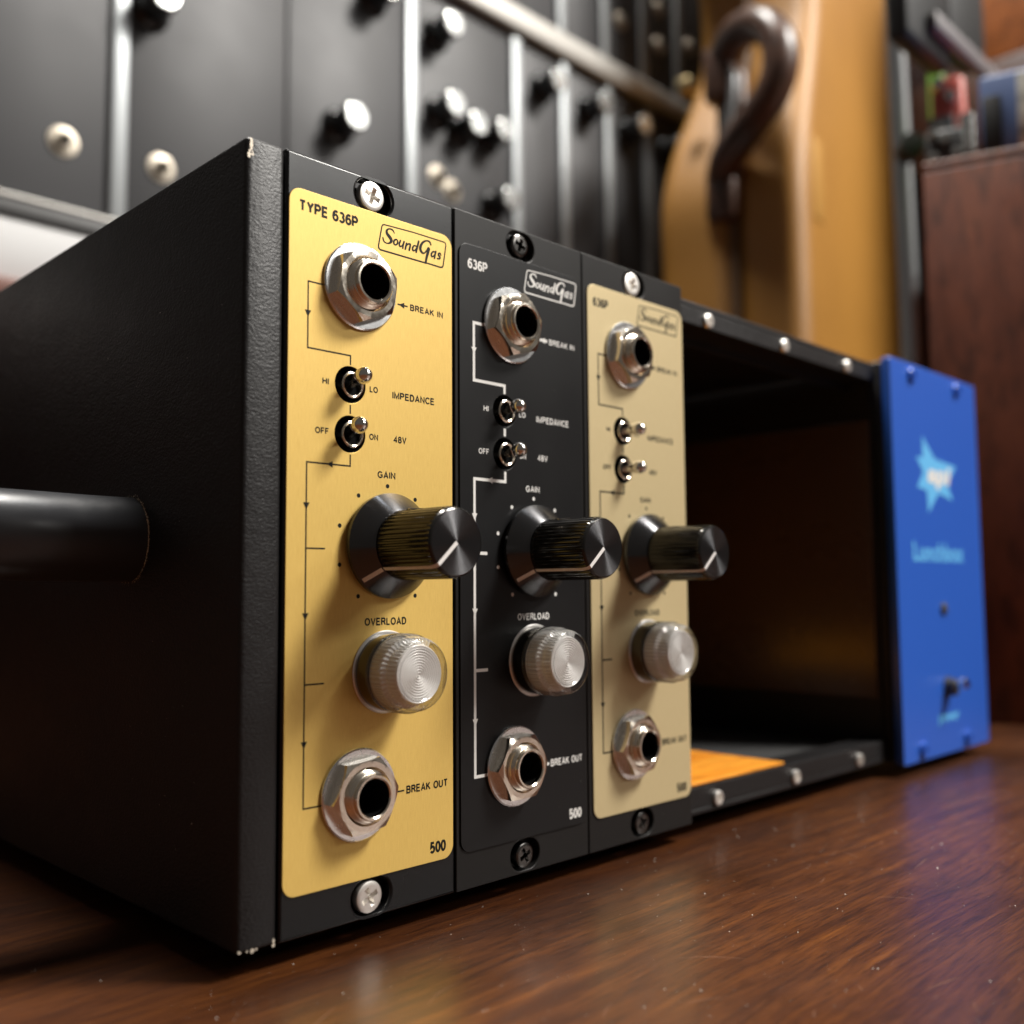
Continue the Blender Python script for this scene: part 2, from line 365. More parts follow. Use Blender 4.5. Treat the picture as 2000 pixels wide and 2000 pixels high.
def add_ribbon(bm, pts, y=0, caps=True):
    n = len(pts); Lf = []; Rt = []
    for i, (x, z, w) in enumerate(pts):
        a = Vector(pts[max(i-1, 0)][:2]); b = Vector((x, z)); c = Vector(pts[min(i+1, n-1)][:2])
        d1 = (b-a).normalized() if i > 0 else (c-b).normalized(); d2 = (c-b).normalized() if i < n-1 else d1
        t = d1+d2
        t = t.normalized() if t.length > 1e-6 else d1
        nn = Vector((-t.y, t.x)); k = 1/max(.5, nn.dot(Vector((-d1.y, d1.x))))
        Lf.append(b+nn*w/2*k); Rt.append(b-nn*w/2*k)
    P = lambda q: bm.verts.new((q.x*S, y*S, q.y*S))
    l = [P(q) for q in Lf]; r = [P(q) for q in Rt]
    for i in range(n-1): bm.faces.new((l[i], r[i], r[i+1], l[i+1]))
    if caps:
        for idx, sgn in ((0, -1), (n-1, 1)):
            b = Vector(pts[idx][:2]); e = Vector(pts[idx+1 if idx == 0 else idx-1][:2]); d = (b-e).normalized()
            w = pts[idx][2]/2; nn = Vector((-d.y, d.x)); arc = []
            for k in range(1, 6):
                a = math.pi*k/6; arc.append(P(b+nn*w*math.cos(a)+d*w*math.sin(a)))
            s, t2 = (r[0], l[0]) if idx == 0 else (l[-1], r[-1])
            try: bm.faces.new([s]+arc+[t2])
            except Exception: pass
def ribbons(strokes, smooth=True):
    bm = bmesh.new()
    for i, s in enumerate(strokes): add_ribbon(bm, smooth_pts(s) if smooth else s, -i*.0035)
    return to_mesh(bm)
def tube(pts, r, seg=16, r_end=None, flat=1.0, caps=True):
    """round tube along 3d points"""
    bm = bmesh.new(); rings = []; n = len(pts); pv = [Vector(q) for q in pts]; up = None
    for i, q in enumerate(pv):
        t = (pv[min(i+1, n-1)]-pv[max(i-1, 0)]).normalized()
        if up is None: up = Vector((0, 0, 1)) if abs(t.z) < .9 else Vector((1, 0, 0))
        side = t.cross(up).normalized(); up = side.cross(t).normalized()
        rr = r if r_end is None else r+(r_end-r)*i/(n-1)
        rings.append([bm.verts.new((q+side*rr*flat*math.cos(2*math.pi*k/seg)+up*rr*math.sin(2*math.pi*k/seg))*S) for k in range(seg)])
    for a, b in zip(rings, rings[1:]):
        for k in range(seg): bm.faces.new((a[k], a[(k+1) % seg], b[(k+1) % seg], b[k]))
    if caps:
        bm.faces.new(rings[0]); bm.faces.new(rings[-1])
    return to_mesh(bm, smooth=True, ang=50)

# ------------------------------------------------------------------ the table
bm = bmesh.new()
add_box(bm, -700, 1500, -700, 1300, -34, -4, 2)
table = link('table_top', to_mesh(bm), M['table']); tag(table, kind='structure')
# scuffs lying in the varnish
bm = bmesh.new()
rs = random.Random(3)
def scuff(x, y, a, ln, w, bend):
    pts = []
    for k in range(7):
        t = k/6; aa = a+bend*t; x += math.cos(aa)*ln/6; y += math.sin(aa)*ln/6
        pts.append((x, y, w*(.3+math.sin(math.pi*t))))
    n = len(pts); vs = []
    for i, (px, py, pw) in enumerate(pts):
        qx, qy, _ = pts[min(i+1, n-1)]; ox, oy, _ = pts[max(i-1, 0)]
        d = Vector((qx-ox, qy-oy)).normalized()
        vs.append((bm.verts.new(((px-d.y*pw/2)*S, (py+d.x*pw/2)*S, -3.985*S)), bm.verts.new(((px+d.y*pw/2)*S, (py-d.x*pw/2)*S, -3.985*S))))
    for a_, b_ in zip(vs, vs[1:]): bm.faces.new((a_[0], a_[1], b_[1], b_[0]))
for k in range(90):
    scuff(rs.uniform(-60, 330), rs.uniform(-110, -8), rs.uniform(-.6, .9), rs.uniform(2, 13), rs.uniform(.04, .10), rs.uniform(-.8, .8))
sc = link('scuff_marks', to_mesh(bm), M['scratch'], table); tag(sc, kind='stuff')
bm = bmesh.new()
def fleck(c, nrm, s, tgt=None):
    bm = tgt if tgt is not None else globals()['bm']
    a = Vector((rs.uniform(-1, 1), rs.uniform(-1, 1), rs.uniform(-1, 1))); u = a.cross(nrm).normalized(); w = nrm.cross(u)
    s2 = s*rs.uniform(.3, .9)
    v = [bm.verts.new((Vector(c)+q)*S) for q in (u*s, w*s2, -u*s*rs.uniform(.4, 1), nrm*s2*.8)]
    bm.faces.new(v[:3]); bm.faces.new((v[0], v[1], v[3])); bm.faces.new((v[1], v[2], v[3])); bm.faces.new((v[2], v[0], v[3]))
for k in range(2800):
    x, y = rs.uniform(-100, 340), rs.uniform(-125, 40)
    if x > -8 and y > 1: continue
    fleck((x, y, -3.99), Vector((0, 0, 1)), min(.09*math.exp(rs.gauss(0, .55)), .32))
dust = link('dust', to_mesh(bm), M['dust']); tag(dust, kind='stuff')

# ------------------------------------------------------------------ shared small parts
def cross_screw(r, h):
    """pan head with a cross-shaped recess, front towards -y"""
    bm = bmesh.new(); n = 40
    def pt(rr, a, y): return bm.verts.new((rr*math.cos(a)*S, y*S, rr*math.sin(a)*S))
    w = r*.17; l = r*.62
    cr = [(w, w), (w, l), (-w, l), (-w, w), (-l, w), (-l, -w), (-w, -w), (-w, -l), (w, -l), (w, -w), (l, -w), (l, w)]
    # ring of the head
    prof = [(r, .4), (r, -h*.55), (r*.95, -h*.85), (r*.82, -h*.98), (r*.7, -h)]
    rings = [[pt(a, 2*math.pi*i/n, y) for i in range(n)] for a, y in prof]
    for a, b in zip(rings, rings[1:]):
        for i in range(n): bm.faces.new((a[i], a[(i+1) % n], b[(i+1) % n], b[i]))
    cv = [bm.verts.new((x*S, -h*S, z*S)) for x, z in cr]
    es = [bm.edges.new((cv[i], cv[(i+1) % 12])) for i in range(12)]
    oe = [bm.edges.get((rings[-1][i], rings[-1][(i+1) % n])) for i in range(n)]
    bmesh.ops.triangle_fill(bm, use_beauty=True, edges=es+oe)
    # drop any face that filled the cross itself
    for f in [f for f in bm.faces if all(v in cv for v in f.verts)]:
        c = f.calc_center_median()/S
        if (abs(c.x) < w and abs(c.z) < l) or (abs(c.z) < w and abs(c.x) < l): bm.faces.remove(f)
    bv = [bm.verts.new((x*.55*S, (-h+h*.9)*S, z*.55*S)) for x, z in cr]
    for i in range(12): bm.faces.new((cv[i], cv[(i+1) % 12], bv[(i+1) % 12], bv[i]))
    bm.faces.new(bv)
    return to_mesh(bm, smooth=True, ang=30)
ME = {}
ME['screw_bright'] = cross_screw(2.8, 1.0); ME['screw_dark'] = cross_screw(2.5, 1.3); ME['screw_small'] = cross_screw(1.9, 1.0)
ME['washer'] = lathe([(4.9, 0), (7.6, 0), (7.95, -.12), (7.95, -.5), (7.7, -.72), (4.9, -.72)], 72)
def hex_nut():
    bm = bmesh.new(); n = 72; R = 7.0; ap = R*math.cos(math.pi/6)
    def hexr(a): return ap/math.cos((a+math.pi/6) % (math.pi/3)-math.pi/6)
    rows = []
    for y, mode in ((-.72, 'h'), (-2.45, 'c'), (-2.95, 'r'), (-2.95, 'i'), (-2.5, 'j'), (-.9, 'j')):
        rg = []
        for i in range(n):
            a = 2*math.pi*i/n
            if mode == 'h': rr, yy = hexr(a), y
            elif mode == 'c':
                rr = hexr(a); yy = -2.95+(rr-6.15)*.55 if rr > 6.15 else -2.95; yy = max(min(yy, -2.4), -2.93)
            elif mode == 'r': rr, yy = 5.95, y
            elif mode == 'i': rr, yy = 5.0, y
            else: rr, yy = 4.62, y
            rg.append(bm.verts.new((rr*math.cos(a)*S, yy*S, rr*math.sin(a)*S)))
        rows.append(rg)
    for a, b in zip(rows, rows[1:]):
        for i in range(n): bm.faces.new((a[i], a[(i+1) % n], b[(i+1) % n], b[i]))
    return to_mesh(bm, smooth=True, ang=13)
ME['nut'] = hex_nut()
pf = [(4.55, -.6)]
for k in range(4):      # thread
    y = -2.3-k*.36; pf += [(4.55, y), (4.25, y-.18)]
pf += [(4.4, -3.75), (4.2, -3.95), (3.95, -4.0), (3.9, -4.5), (3.98, -4.62), (3.8, -4.82), (3.45, -4.84), (3.22, -4.65), (3.16, -4.3), (3.14, 3)]
ME['bushing'] = lathe(pf, 64, ang=40)
ME['jack_bore'] = lathe([(3.13, -3.9), (3.12, 2.9), (0, 2.95)], 40)
ME['tog_bushing'] = lathe([(2.25, 1.4), (2.25, -.9), (2.4, -1.1), (2.36, -1.4), (2.12, -1.52), (1.9, -1.4), (1.78, -.9), (1.6, .6), (0, 1.0)], 48)
ME['tog_hole'] = lathe([(3.28, -.30), (3.25, 1.5), (0, 1.5)], 48)
ME['bushing_shade'] = lathe([(1.84, -.75), (0, -.7)], 32)  # black disc added as the shade inside the switch bushing
# lever: tapered bat with a ball end along -y
ME['lever'] = lathe([(.95, 1.6), (.86, -1.2), (.84, -2.4), (1.0, -3.2), (1.25, -3.9), (1.36, -4.6), (1.25, -5.3), (.9, -5.85), (.42, -6.1), (0, -6.15)], 32, ang=60)
ME['skirt'] = lathe([(6.1, -.5), (9.35, -.5), (9.55, -.75), (9.55, -1.5), (9.35, -1.75), (6.5, -4.6), (6.25, -4.8), (5.0, -4.8)], 96, ang=25)
def flute(k, r, i, seg):
    return r-(.26 if (i % 4 in (0, 1)) else 0) if 0 < k < 4 else r
ME['grip'] = lathe([(5.5, -4.7), (6.05, -4.95), (6.25, -5.2), (6.2, -17.6), (6.0, -18.45), (5.78, -18.8), (5.55, -18.92)], 176, rfun=lambda k, r, i, seg: r-(.36 if (i % 4 in (0, 1)) and k in (2, 3) else 0), ang=28)
ME['grip_cap'] = lathe([(5.56, -18.9), (4, -18.93), (2, -18.96), (0, -19.0)], 96)
ME['pointer_skirt'] = None
def skirt_line():
    bm = bmesh.new(); w = .42
    q = [(6.45, -4.72), (9.32, -1.86)]
    vs = []
    for r, y in q:
        vs.append((bm.verts.new((r*S, y*S, w*S)), bm.verts.new((r*S, y*S, -w*S))))
    bm.faces.new((vs[0][0], vs[0][1], vs[1][1], vs[1][0])); return to_mesh(bm)
def grip_line():
    bm = bmesh.new(); w = .36
    a = [(6.30, -4.95), (6.30, -17.6), (6.08, -18.52), (5.60, -19.0), (.1, -19.06)]
    vs = [(bm.verts.new((r*S, y*S, w*S)), bm.verts.new((r*S, y*S, -w*S))) for r, y in a]
    for p, q in zip(vs, vs[1:]): bm.faces.new((p[0], p[1], q[1], q[0]))
    return to_mesh(bm)
ME['skirt_line'] = skirt_line(); ME['grip_line'] = grip_line()
ME['grub'] = lathe([(1.5, 0), (1.5, -.12), (1.1, -.12), (1.0, .6), (0, .6)], 20)
# lamp
ME['bezel_ring'] = lathe([(5.5, 0), (7.3, 0), (7.42, -.2), (7.2, -.42), (5.5, -.42)], 64)
ME['bezel'] = lathe([(5, -.4), (6.9, -.42), (6.92, -.7), (6.75, -3.0), (6.4, -3.15), (3, -3.15), (0, -3.15)], 64)
def lens_mesh():
    prof = [(0, -3.2), (6.9, -3.2), (7.0, -3.3), (7.0, -3.8), (6.72, -4.05), (6.72, -4.5), (6.85, -4.7)]
    k0 = len(prof)
    prof += [(6.85, -5.0), (6.85, -7.2)]; k1 = len(prof)
    prof += [(6.6, -7.5), (6.55, -8.3), (6.45, -9.2), (6.2, -9.75), (5.8, -10.0), (5.2, -10.08), (4.6, -9.95), (4.45, -9.85)]
    prof += [(4.3, -9.72), (0, -9.72)]
    return lathe(prof, 180, rfun=lambda k, r, i, seg: r+(.13 if i % 2 else -.05) if k in (k0, k0+1) else r, ang=40)
ME['lens'] = lens_mesh()
pf = [(6.1, -3.45), (6.15, -3.6), (6.15, -6.4), (5.4, -7.0), (5.15, -9.1)]
r = 5.05
while r > .2:
    for q in range(7): pf.append((max(r, 0.02), -9.30-.19*math.sin(2*math.pi*q/7))); r -= .46/7
pf += [(0, -9.2)]
ME['reflector'] = lathe([(0, -3.4)]+pf, 176, rfun=lambda k, r, i, seg: r-(.34 if i % 4 in (0, 1) else 0) if k in (2, 3, 4) else r, ang=25)

def dots_mesh(cx, cz, r, rad):
    bm = bmesh.new()
    for k in range(9):
        if k == 0: ang = 90
        else: ang = 90+36*((k+1)//2)*(1 if k % 2 else -1)
        c = (cx+r*math.cos(math.radians(ang)), cz+r*math.sin(math.radians(ang)))
        bm.faces.new([bm.verts.new((x*S, 0, z*S)) for x, z in circ(*c, rad, 16)])
    return to_mesh(bm)
LOGO = [[(23.38,123.99,.25),(23.05,124.4,.35),(22.53,124.53,.3),(21.97,124.39,.3),(21.6,123.95,.5),(21.69,123.44,.65),(22.16,123.03,.75),(22.59,122.6,.75),(22.63,122.16,.6),(22.17,121.74,.35),(21.61,121.6,.25),(21.1,121.7,.3),(20.82,122.01,.35),(20.72,122.44,.3)],
[(23.76,122.82,.3),(23.4,122.6,.36),(23.25,122.2,.42),(23.36,121.86,.36),(23.74,121.8,.3),(24.08,122.1,.36),(24.19,122.5,.38),(24.05,122.8,.32),(23.76,122.85,.3)],
[(24.85,122.9,.35),(24.57,122.17,.4),(24.71,121.78,.38),(25.1,121.88,.26),(25.53,122.41,.3)],[(25.72,122.88,.4),(25.48,122.16,.4),(25.41,121.59,.36)],
[(26.34,122.72,.4),(26.01,121.56,.4)],[(26.2,122.15,.26),(26.73,122.69,.3),(27.2,122.75,.38),(27.16,122.27,.4),(26.97,121.56,.4)],
[(28.73,122.75,.26),(28.2,122.74,.3),(27.82,122.25,.38),(27.88,121.75,.36),(28.35,121.88,.26),(28.72,122.4,.26)],[(29.29,123.84,.42),(28.99,122.79,.42),(28.68,121.62,.42)],
[(32.36,123.92,.3),(32.06,124.4,.35),(31.35,124.48,.3),(30.46,124.01,.42),(29.86,123.23,.55),(29.71,122.41,.6),(30.11,121.88,.45),(30.65,121.86,.3),(31.15,122.37,.3),(31.55,122.9,.35)],
[(31.77,122.95,.75),(31.5,121.9,.62),(31.23,120.97,.52),(31.02,120.05,.45)],
[(33.47,122.7,.26),(32.95,122.71,.3),(32.5,122.2,.38),(32.55,121.68,.34),(32.91,121.75,.26),(33.33,122.25,.26)],[(33.6,122.88,.38),(33.42,122.2,.38),(33.27,121.49,.36)],
[(34.92,122.48,.26),(34.7,122.78,.28),(34.27,122.63,.32),(34.38,122.28,.38),(34.69,121.98,.36),(34.5,121.62,.28),(34.0,121.62,.26)]]
FRAME = [(31.36,120.05,.3),(34.8,120.0,.32),(35.3,120.15,.32),(35.5,120.6,.32),(36.2,124.7,.28),(36.1,125.15,.26),(35.7,125.28,.26),(28,125.28,.24),(21.1,125.0,.24),(20.65,124.85,.26),(20.45,124.5,.28),(19.7,120.7,.3),(19.75,120.25,.32),(20.1,120.0,.32),(31.1,120.0,.32)]

# ------------------------------------------------------------------ preamp modules
def arrow(bm, x, z, d, s, y=-.006):
    sh = {'down': ((-1, .8), (1, .8), (0, -1.2)), 'left': ((.9, .9), (.9, -.9), (-1.1, 0)), 'right': ((-.9, .9), (-.9, -.9), (1.1, 0))}[d]
    bm.faces.new([bm.verts.new(((x+a*s)*S, y*S, (z+b*s)*S)) for a, b in sh])
def module(ox, face, lab, ink, kind, label, screw_top, screw_bot, line_w, dot_r):
    t = thing('preamp_module', label, 'audio module', (ox, 0, 0), group='preamp modules mounted side by side in the rack')
    W = 38.6
    hs = [(18.9, 129.75), (18.9, 3.75)]
    tog = [(13.55, 93.75), (13.55, 84.85)]
    # faceplate with slotted screw holes and switch holes
    slot = []
    for cx, cz in hs:
        slot.append([(cx+(1.15 if math.cos(2*math.pi*i/48) > 0 else -1.15)+3.05*math.cos(2*math.pi*i/48), cz+3.05*math.sin(2*math.pi*i/48)) for i in range(48)])
    holes = slot+[circ(x, z, 3.5) for x, z in tog]+[circ(15.5, 111.9, 4.7), circ(15.7, 21.8, 4.7)]
    bev = .55 if kind == 1 else .22
    link('faceplate', curve_plate(rrect(.16, W-.16, .1, 133.3, .35, 3), holes, 2.4, bev), face, t)
    lx0, lx1, lz0, lz1 = (.62, 37.75, 7.05, 126.75) if kind == 1 else (1.15, 37.6, 7.1, 126.6)
    if kind == 3: lx0, lx1 = 1.5, 37.9
    holes = [circ(x, z, 3.32) for x, z in tog]+[circ(15.5, 111.9, 4.7), circ(15.7, 21.8, 4.7)]
    link('label_plate', curve_plate(rrect(lx0, lx1, lz0, lz1, 2.4, 8), holes, .32, .07, 1), lab, t, (0, -.32, 0))
    Y = -.335
    # lettering
    T = []
    if kind == 1: T.append(('TYPE 636P', 2.5, 15.1, 122.75, 124.85, .035))
    else: T.append(('636P', 3.4, 8.9, 121.6, 123.7, .035))
    T += [('BREAK IN', 27.2, 35.4, 109.9, 111.15, .02), ('HI', 7.6, 8.95, 93.1, 94.25, .015), ('LO', 17.8, 19.65, 93.0, 94.15, .015),
          ('IMPEDANCE', 23.0, 33.2, 92.5, 93.85, .02), ('OFF', 6.2, 9.05, 84.3, 85.45, .015), ('ON', 17.75, 19.75, 84.3, 85.45, .015),
          ('48V', 23.3, 26.35, 84.3, 85.6, .02), ('GAIN', 19.65, 23.75, 77.5, 78.8, .02), ('OVERLOAD', 16.9, 26.35, 50.9, 52.3, .02),
          ('BREAK OUT', 26.4, 36.4, 20.3, 21.75, .02), ('500', 32.0, 35.9, 8.55, 10.7, .04)]
    for s, x0, x1, z0, z1, b in T:
        link('lettering', text_mesh(s, x0, x1, z0, z1, (.20 if b > .03 else .18) if kind == 2 else (.215 if b > .03 else .205)), ink, t, (0, Y, 0))
    gl = link('maker_logo', ribbons(LOGO), ink, t, (0, Y, 0))
    link('logo_frame', ribbons([FRAME], False), ink, gl, (0, -.002, 0))
    # signal path lines
    w = line_w; tx = 4.55 if kind == 1 else 5.0
    bm = bmesh.new()
    for i, pl in enumerate([[(7.6, 110.7), (tx, 110.7), (tx, 99.0), (13.55, 99.0), (13.55, 97.3)], [(13.55, 90.1), (13.55, 88.5)],
               [(13.6, 81.2), (13.6, 79.15), (tx, 79.15), (tx-.1, 21.0), (8.0, 21.0)], [(tx, 64.4), (8.4, 64.4)], [(tx, 41.4), (8.4, 41.4)],
               [(24.2, 110.55), (26.6, 110.55)], [(24.0, 21.0), (25.9, 21.0)]]):
        add_ribbon(bm, [(x, z, w) for x, z in pl], -i*.002, caps=False)
    a = .62 if kind == 1 else .72
    for x, z, d in ((tx, 105.1, 'down'), (9.3, 79.15, 'left'), (tx, 71.7, 'down'), (tx, 52.9, 'down'), (tx-.05, 31.5, 'down'), (25.2, 110.55, 'left'), (24.1, 21.0, 'right')):
        arrow(bm, x, z, d, a, -.02)
    link('signal_line', to_mesh(bm), ink, t, (0, Y, 0))
    link('scale_dots', dots_mesh(21.95, 65.1, 11.05, dot_r), ink, t, (0, Y, 0))
    # jacks
    for (x, z), rot in (((15.5, 111.9), 9), ((15.7, 21.8), 24)):
        if kind == 2: rot += 5
        j = link('jack', ME['bushing'], M['nickel'], t, (x, -.32, z))
        link('bore', ME['jack_bore'], M['hole'], j)
        link('washer', ME['washer'], M['washer'], j)
        link('hex_nut', ME['nut'], M['nickel'], j, (0, 0, 0), (0, math.radians(rot), 0))
    # switches
    for i, (x, z) in enumerate(tog):
        s = link('toggle_switch', ME['tog_bushing'], M['nickel'], t, (x+.15, .5, z-.1))
        link('recess', ME['tog_hole'], M['hole'], s, (-.15, -.5, .1))
        link('bushing_shade', ME['bushing_shade'], M['hole'], s)
        lv = link('lever', ME['lever'], M['lever'], s, (0, .3, 0))
        lv.scale = (1.12, 1.06, 1.12); lv.rotation_euler = (math.radians({1: -15, 2: -7, 3: -4}[kind]), 0, math.radians((1, -9)[i]) if kind == 1 else math.radians((1, 3)[i] if kind == 2 else 15))
    # knob
    kx, kz = 21.95, 65.2; pa = math.radians({1: 137, 2: 138, 3: 138}[kind])
    kb = link('gain_knob', ME['grip'], M['knob_side'], t, (kx, -.32, kz), (0, pa, 0))
    link('skirt', ME['skirt'], M['knob_cone'], kb); link('cap', ME['grip_cap'], M['knob_cap'], kb)
    link('pointer_line', ME['skirt_line'], M['pointer'], kb); link('pointer_line', ME['grip_line'], M['pointer'], kb)
    g = link('grub_screw', ME['grub'], M['lever'], kb)
    ga = -math.pi/2-pa+math.radians(-4)
    g.rotation_euler = (0, 0, -math.pi/2); g.rotation_euler = Matrix.Rotation(ga, 3, 'Y').to_4x4().to_euler()
    R = Matrix.Rotation(ga, 4, 'Y') @ Matrix.Translation(Vector((6.2, -8.3, 0))*S) @ Matrix.Rotation(math.pi/2, 4, 'Z')
    g.matrix_local = R
    # overload lamp
    l = link('overload_lamp', ME['bezel'], M['bezel'], t, (21.6, -.32, 42.6))
    link('bezel_ring', ME['bezel_ring'], M['bezel_ring'], l)
    link('reflector', ME['reflector'], M['reflector'], l)
    link('lens', ME['lens'], M['lens'], l)
    # screws
    for (cx, cz), mm, rot in ((hs[0], screw_top, 20), (hs[1], screw_bot, -25)):
        link('screw', ME['screw_bright'].copy() if mm is M['screw_bright'] else ME['screw_dark'].copy(), mm, t, (cx-.55, .75, cz), (0, math.radians(rot), 0))
    bm_ = bmesh.new()
    for k in range({1: 26, 2: 90, 3: 30}[kind]):
        x, z = rs.uniform(1, 37.5), rs.uniform(1, 132)
        yy = -.33 if lx0+.5 < x < lx1-.5 and 8 < z < 126 else -.01
        fleck((x, yy, z), Vector((0, -1, 0)), min(.035*math.exp(rs.gauss(0, .6)), .14), bm_)
    d_ = link('dust_flecks', to_mesh(bm_), M['dust'], t); tag(d_, kind='stuff')
    return t
module(0, M['face_gloss'], M['gold'], M['ink_black'], 1, 'preamp module with a bright gold label plate and glossy black ends, leftmost in the rack', M['screw_bright'], M['screw_bright'], .28, .40)
module(38.6, M['face_satin'], M['black_label'], M['ink_white'], 2, 'all black preamp module with white lettering, between the gold and champagne ones', M['screw_dark'], M['screw_dark'], .62, .40)
module(77.2, M['face_satin'], M['champagne'], M['ink_black'], 3, 'preamp module with a pale champagne label plate, beside the empty bay', M['screw_bright'], M['screw_dark'], .36, .38)

# ------------------------------------------------------------------ rack case
rack = thing('rack_case', 'black textured metal lunchbox rack with side handle and blue end panel standing on the table', 'rack case')
D = 190
link('side_wall', box(-7.5, -.1, 0, D, .2, 133.2, .9, 3), M['case_black'], rack)
# flaked paint at the corners
bm = bmesh.new()
rs = random.Random(11)
def flake(pts, y):
    bm.faces.new([bm.verts.new(Vector(q)*S) for q in pts])
def chips(cx, cz, w, h, n, dz):
    for k in range(n):
        x = cx+rs.uniform(-.5, .5)*w; z = cz-dz*rs.random()*h; s = rs.uniform(.12, .34)*(1-.5*abs(x-cx)/max(w, .1))
        m_ = 7; a0 = rs.random()*6
        bm.faces.new([bm.verts.new(((x+s*rs.uniform(.6, 1.2)*math.cos(a0+6.283*i/m_))*S, (-.012-.002*k)*S, (z+1.3*s*rs.uniform(.6, 1.2)*math.sin(a0+6.283*i/m_))*S)) for i in range(m_)])
chips(-6.6, 132.6, .5, 2.6, 16, 1); chips(-7.0, 130.6, .25, 1.2, 6, 1); chips(-6.9, .5, .7, .2, 3, -1); chips(-4.6, .35, 2.0, .1, 4, -1); chips(-.7, 1.0, .3, .8, 3, 1)
link('paint_chip', to_mesh(bm), M['chip'], rack)
bm = bmesh.new()
for k in range(130):     # small flecks on the side
    fleck((-7.51, rs.gauss(30, 22), rs.uniform(12, 118)), Vector((-1, 0, 0)), min(.055*math.exp(rs.gauss(0, .5)), .18))
for k in range(40):
    fleck((-7+rs.uniform(.6, 6), -.01, rs.uniform(4, 128)), Vector((0, -1, 0)), .03)
f = link('lint', to_mesh(bm), M['dust'], rack); tag(f, kind='stuff')
XE = 229.0
link('top_panel', box(0, XE, 2.6, D, 130.6, 131.9, .3), M['case_black'], rack)
link('bottom_panel', box(0, XE, 2.6, D, .9, 2.3, .3), M['case_black'], rack)
link('back_panel', box(0, XE, D-2, D-.1, 2.4, 130.5), M['bay_black'], rack)
for nm, z0, z1 in (('upper_rail', 125.9, 130.5), ('lower_rail', 2.4, 7.6)):
    bm = bmesh.new(); add_box(bm, .2, XE, 2.6, 12, z0, z1, .25)
    if nm == 'upper_rail': add_box(bm, .2, XE, 12.01, 13.5, z0-2, z1, .1)
    r_ = link(nm, to_mesh(bm), M['case_black'], rack)
# right inner partition: glossy sheet coloured with the room's reflection, black surround for unlit strips
link('partition', box(XE+.2, XE+1.6, 4, D-4, 2.4, 130.5), M['bay_black'], rack)
link('partition_sheet', box(XE-.8, XE+.1, 5, D-8, 21, 113, .2), M['partition'], rack)
link('bay_floor', box(.5, XE-1, 12.2, D-4, 4.4, 5.4), M['dark_grey'], rack)
sb = ME['screw_bright']
for x in (130.9, 170.2, 209.1):
    link('rail_screw', ME['screw_small'], M['screw_bright'], rack, (x, 2.6, 127.9), (0, x, 0))
    link('rail_screw', ME['screw_small'], M['screw_bright'], rack, (x-.6, 2.6, 3.9), (0, x*2, 0))
# feet
for x, y in ((9, 26), (9, D-14), (296, 12), (296, D-14)):
    link('foot', lathe([(0, -2), (5.5, -2), (6, -1.5), (6, 2), (0, 2)], 32), M['rubber'], rack, (x, y, -1.95), (math.pi/2, 0, 0))
# power supply section behind the blue panel
link('supply_housing', box(XE+1.8, 301.8, 1.2, D, .4, 133, .6), M['case_black'], rack)
bp_ = link('blue_panel', curve_plate(rrect(XE-.3, 302.2, -.3, 133.6, .8, 3), [circ(264.5, 49.5, 1.9)], 3.0, .4), M['blue'], rack, (0, -3, 0))
for x in (245, 284):
    link('panel_screw', ME['screw_dark'], M['stand_grey'] if False else M['blue'], bp_, (x, 0, 129.6)); 
for x in (243, 281):
    link('panel_screw', ME['screw_dark'], M['blue'], bp_, (x, 0, 3.6))
link('power_light', lathe([(2.2, 0), (2.2, -.5), (1.5, -1.0), (0, -1.1)], 24), M['dark_grey'], bp_, (264.5, 0, 49.5))
sw = link('power_switch', lathe([(0, 0), (3.6, 0), (3.6, -.6), (2.9, -.8), (2.9, -3.0), (1.8, -3.2), (0, -3.2)], 32), M['dark_grey'], bp_, (265.5, 0, 22.5))
link('switch_lever', lathe([(1.2, -2), (1.3, -4), (1.9, -6), (1.8, -7), (0, -7.5)], 24, ang=60), M['lever'], sw, (0, 0, 0), (math.radians(-14), 0, 0))
STAR = [(252.3,109.3),(262,102.2),(281,100.8),(272.5,94.3),(276.5,88.2),(264.5,90.2),(255.2,82.8),(254.6,90.6),(246.8,91.2),(252,96.8),(246.6,101.8),(252,101.8)]
link('star_logo', curve_plate(STAR, [], .05), M['light_blue'], bp_, (0, -.06, 0))
link('lettering', font_mesh('api', 255.5, 275.5, 91.5, 99.8, .05, .15), M['ink_white'], bp_, (0, -.12, 0))
link('lettering', font_mesh('Lunchbox', 241.5, 284.5, 66.0, 72.5, .03), M['light_blue'], bp_, (0, -.05, 0))
link('lettering', font_mesh('power', 257, 274.5, 9.8, 13.4, .04), M['light_blue'], bp_, (0, -.05, 0))
# side handle: a round moulded loop
hp = [(-6, 41.4, 67.2), (-16, 41.4, 67.2), (-28, 41.5, 67.4), (-36, 43, 67.6), (-43, 48, 68), (-47, 56, 68), (-48, 68, 68), (-48, 100, 68), (-48, 122, 68), (-47, 134, 68), (-43, 142, 68), (-36, 147, 68), (-28, 148.5, 68), (-6, 149, 68)]
hs = []
hs = smooth_pts(hp, 5)
link('side_handle', tube(hs, 8.05, 40), M['handle_rubber'], rack)
bm = bmesh.new(); rs = random.Random(5)
for k in range(420):
    a = rs.gauss(0, .8); r = 8.1+abs(rs.gauss(0, .32))
    fleck((-7.52, 41.4-r*math.cos(a)*1.0, 67.2+r*math.sin(a)), Vector((-1, 0, 0)), rs.uniform(.08, .20))
f = link('weld_dust', to_mesh(bm), M['sawdust'], rack); tag(f, kind='stuff')

ow = link('veneer_sheet', box(98, 165.0, 3.2, 74, 7.8, 8.5, .15), M['orange_wood'])
tag(ow, 'orange wood-grained sheet lying on the lower rail of the empty bay', 'wood sheet')

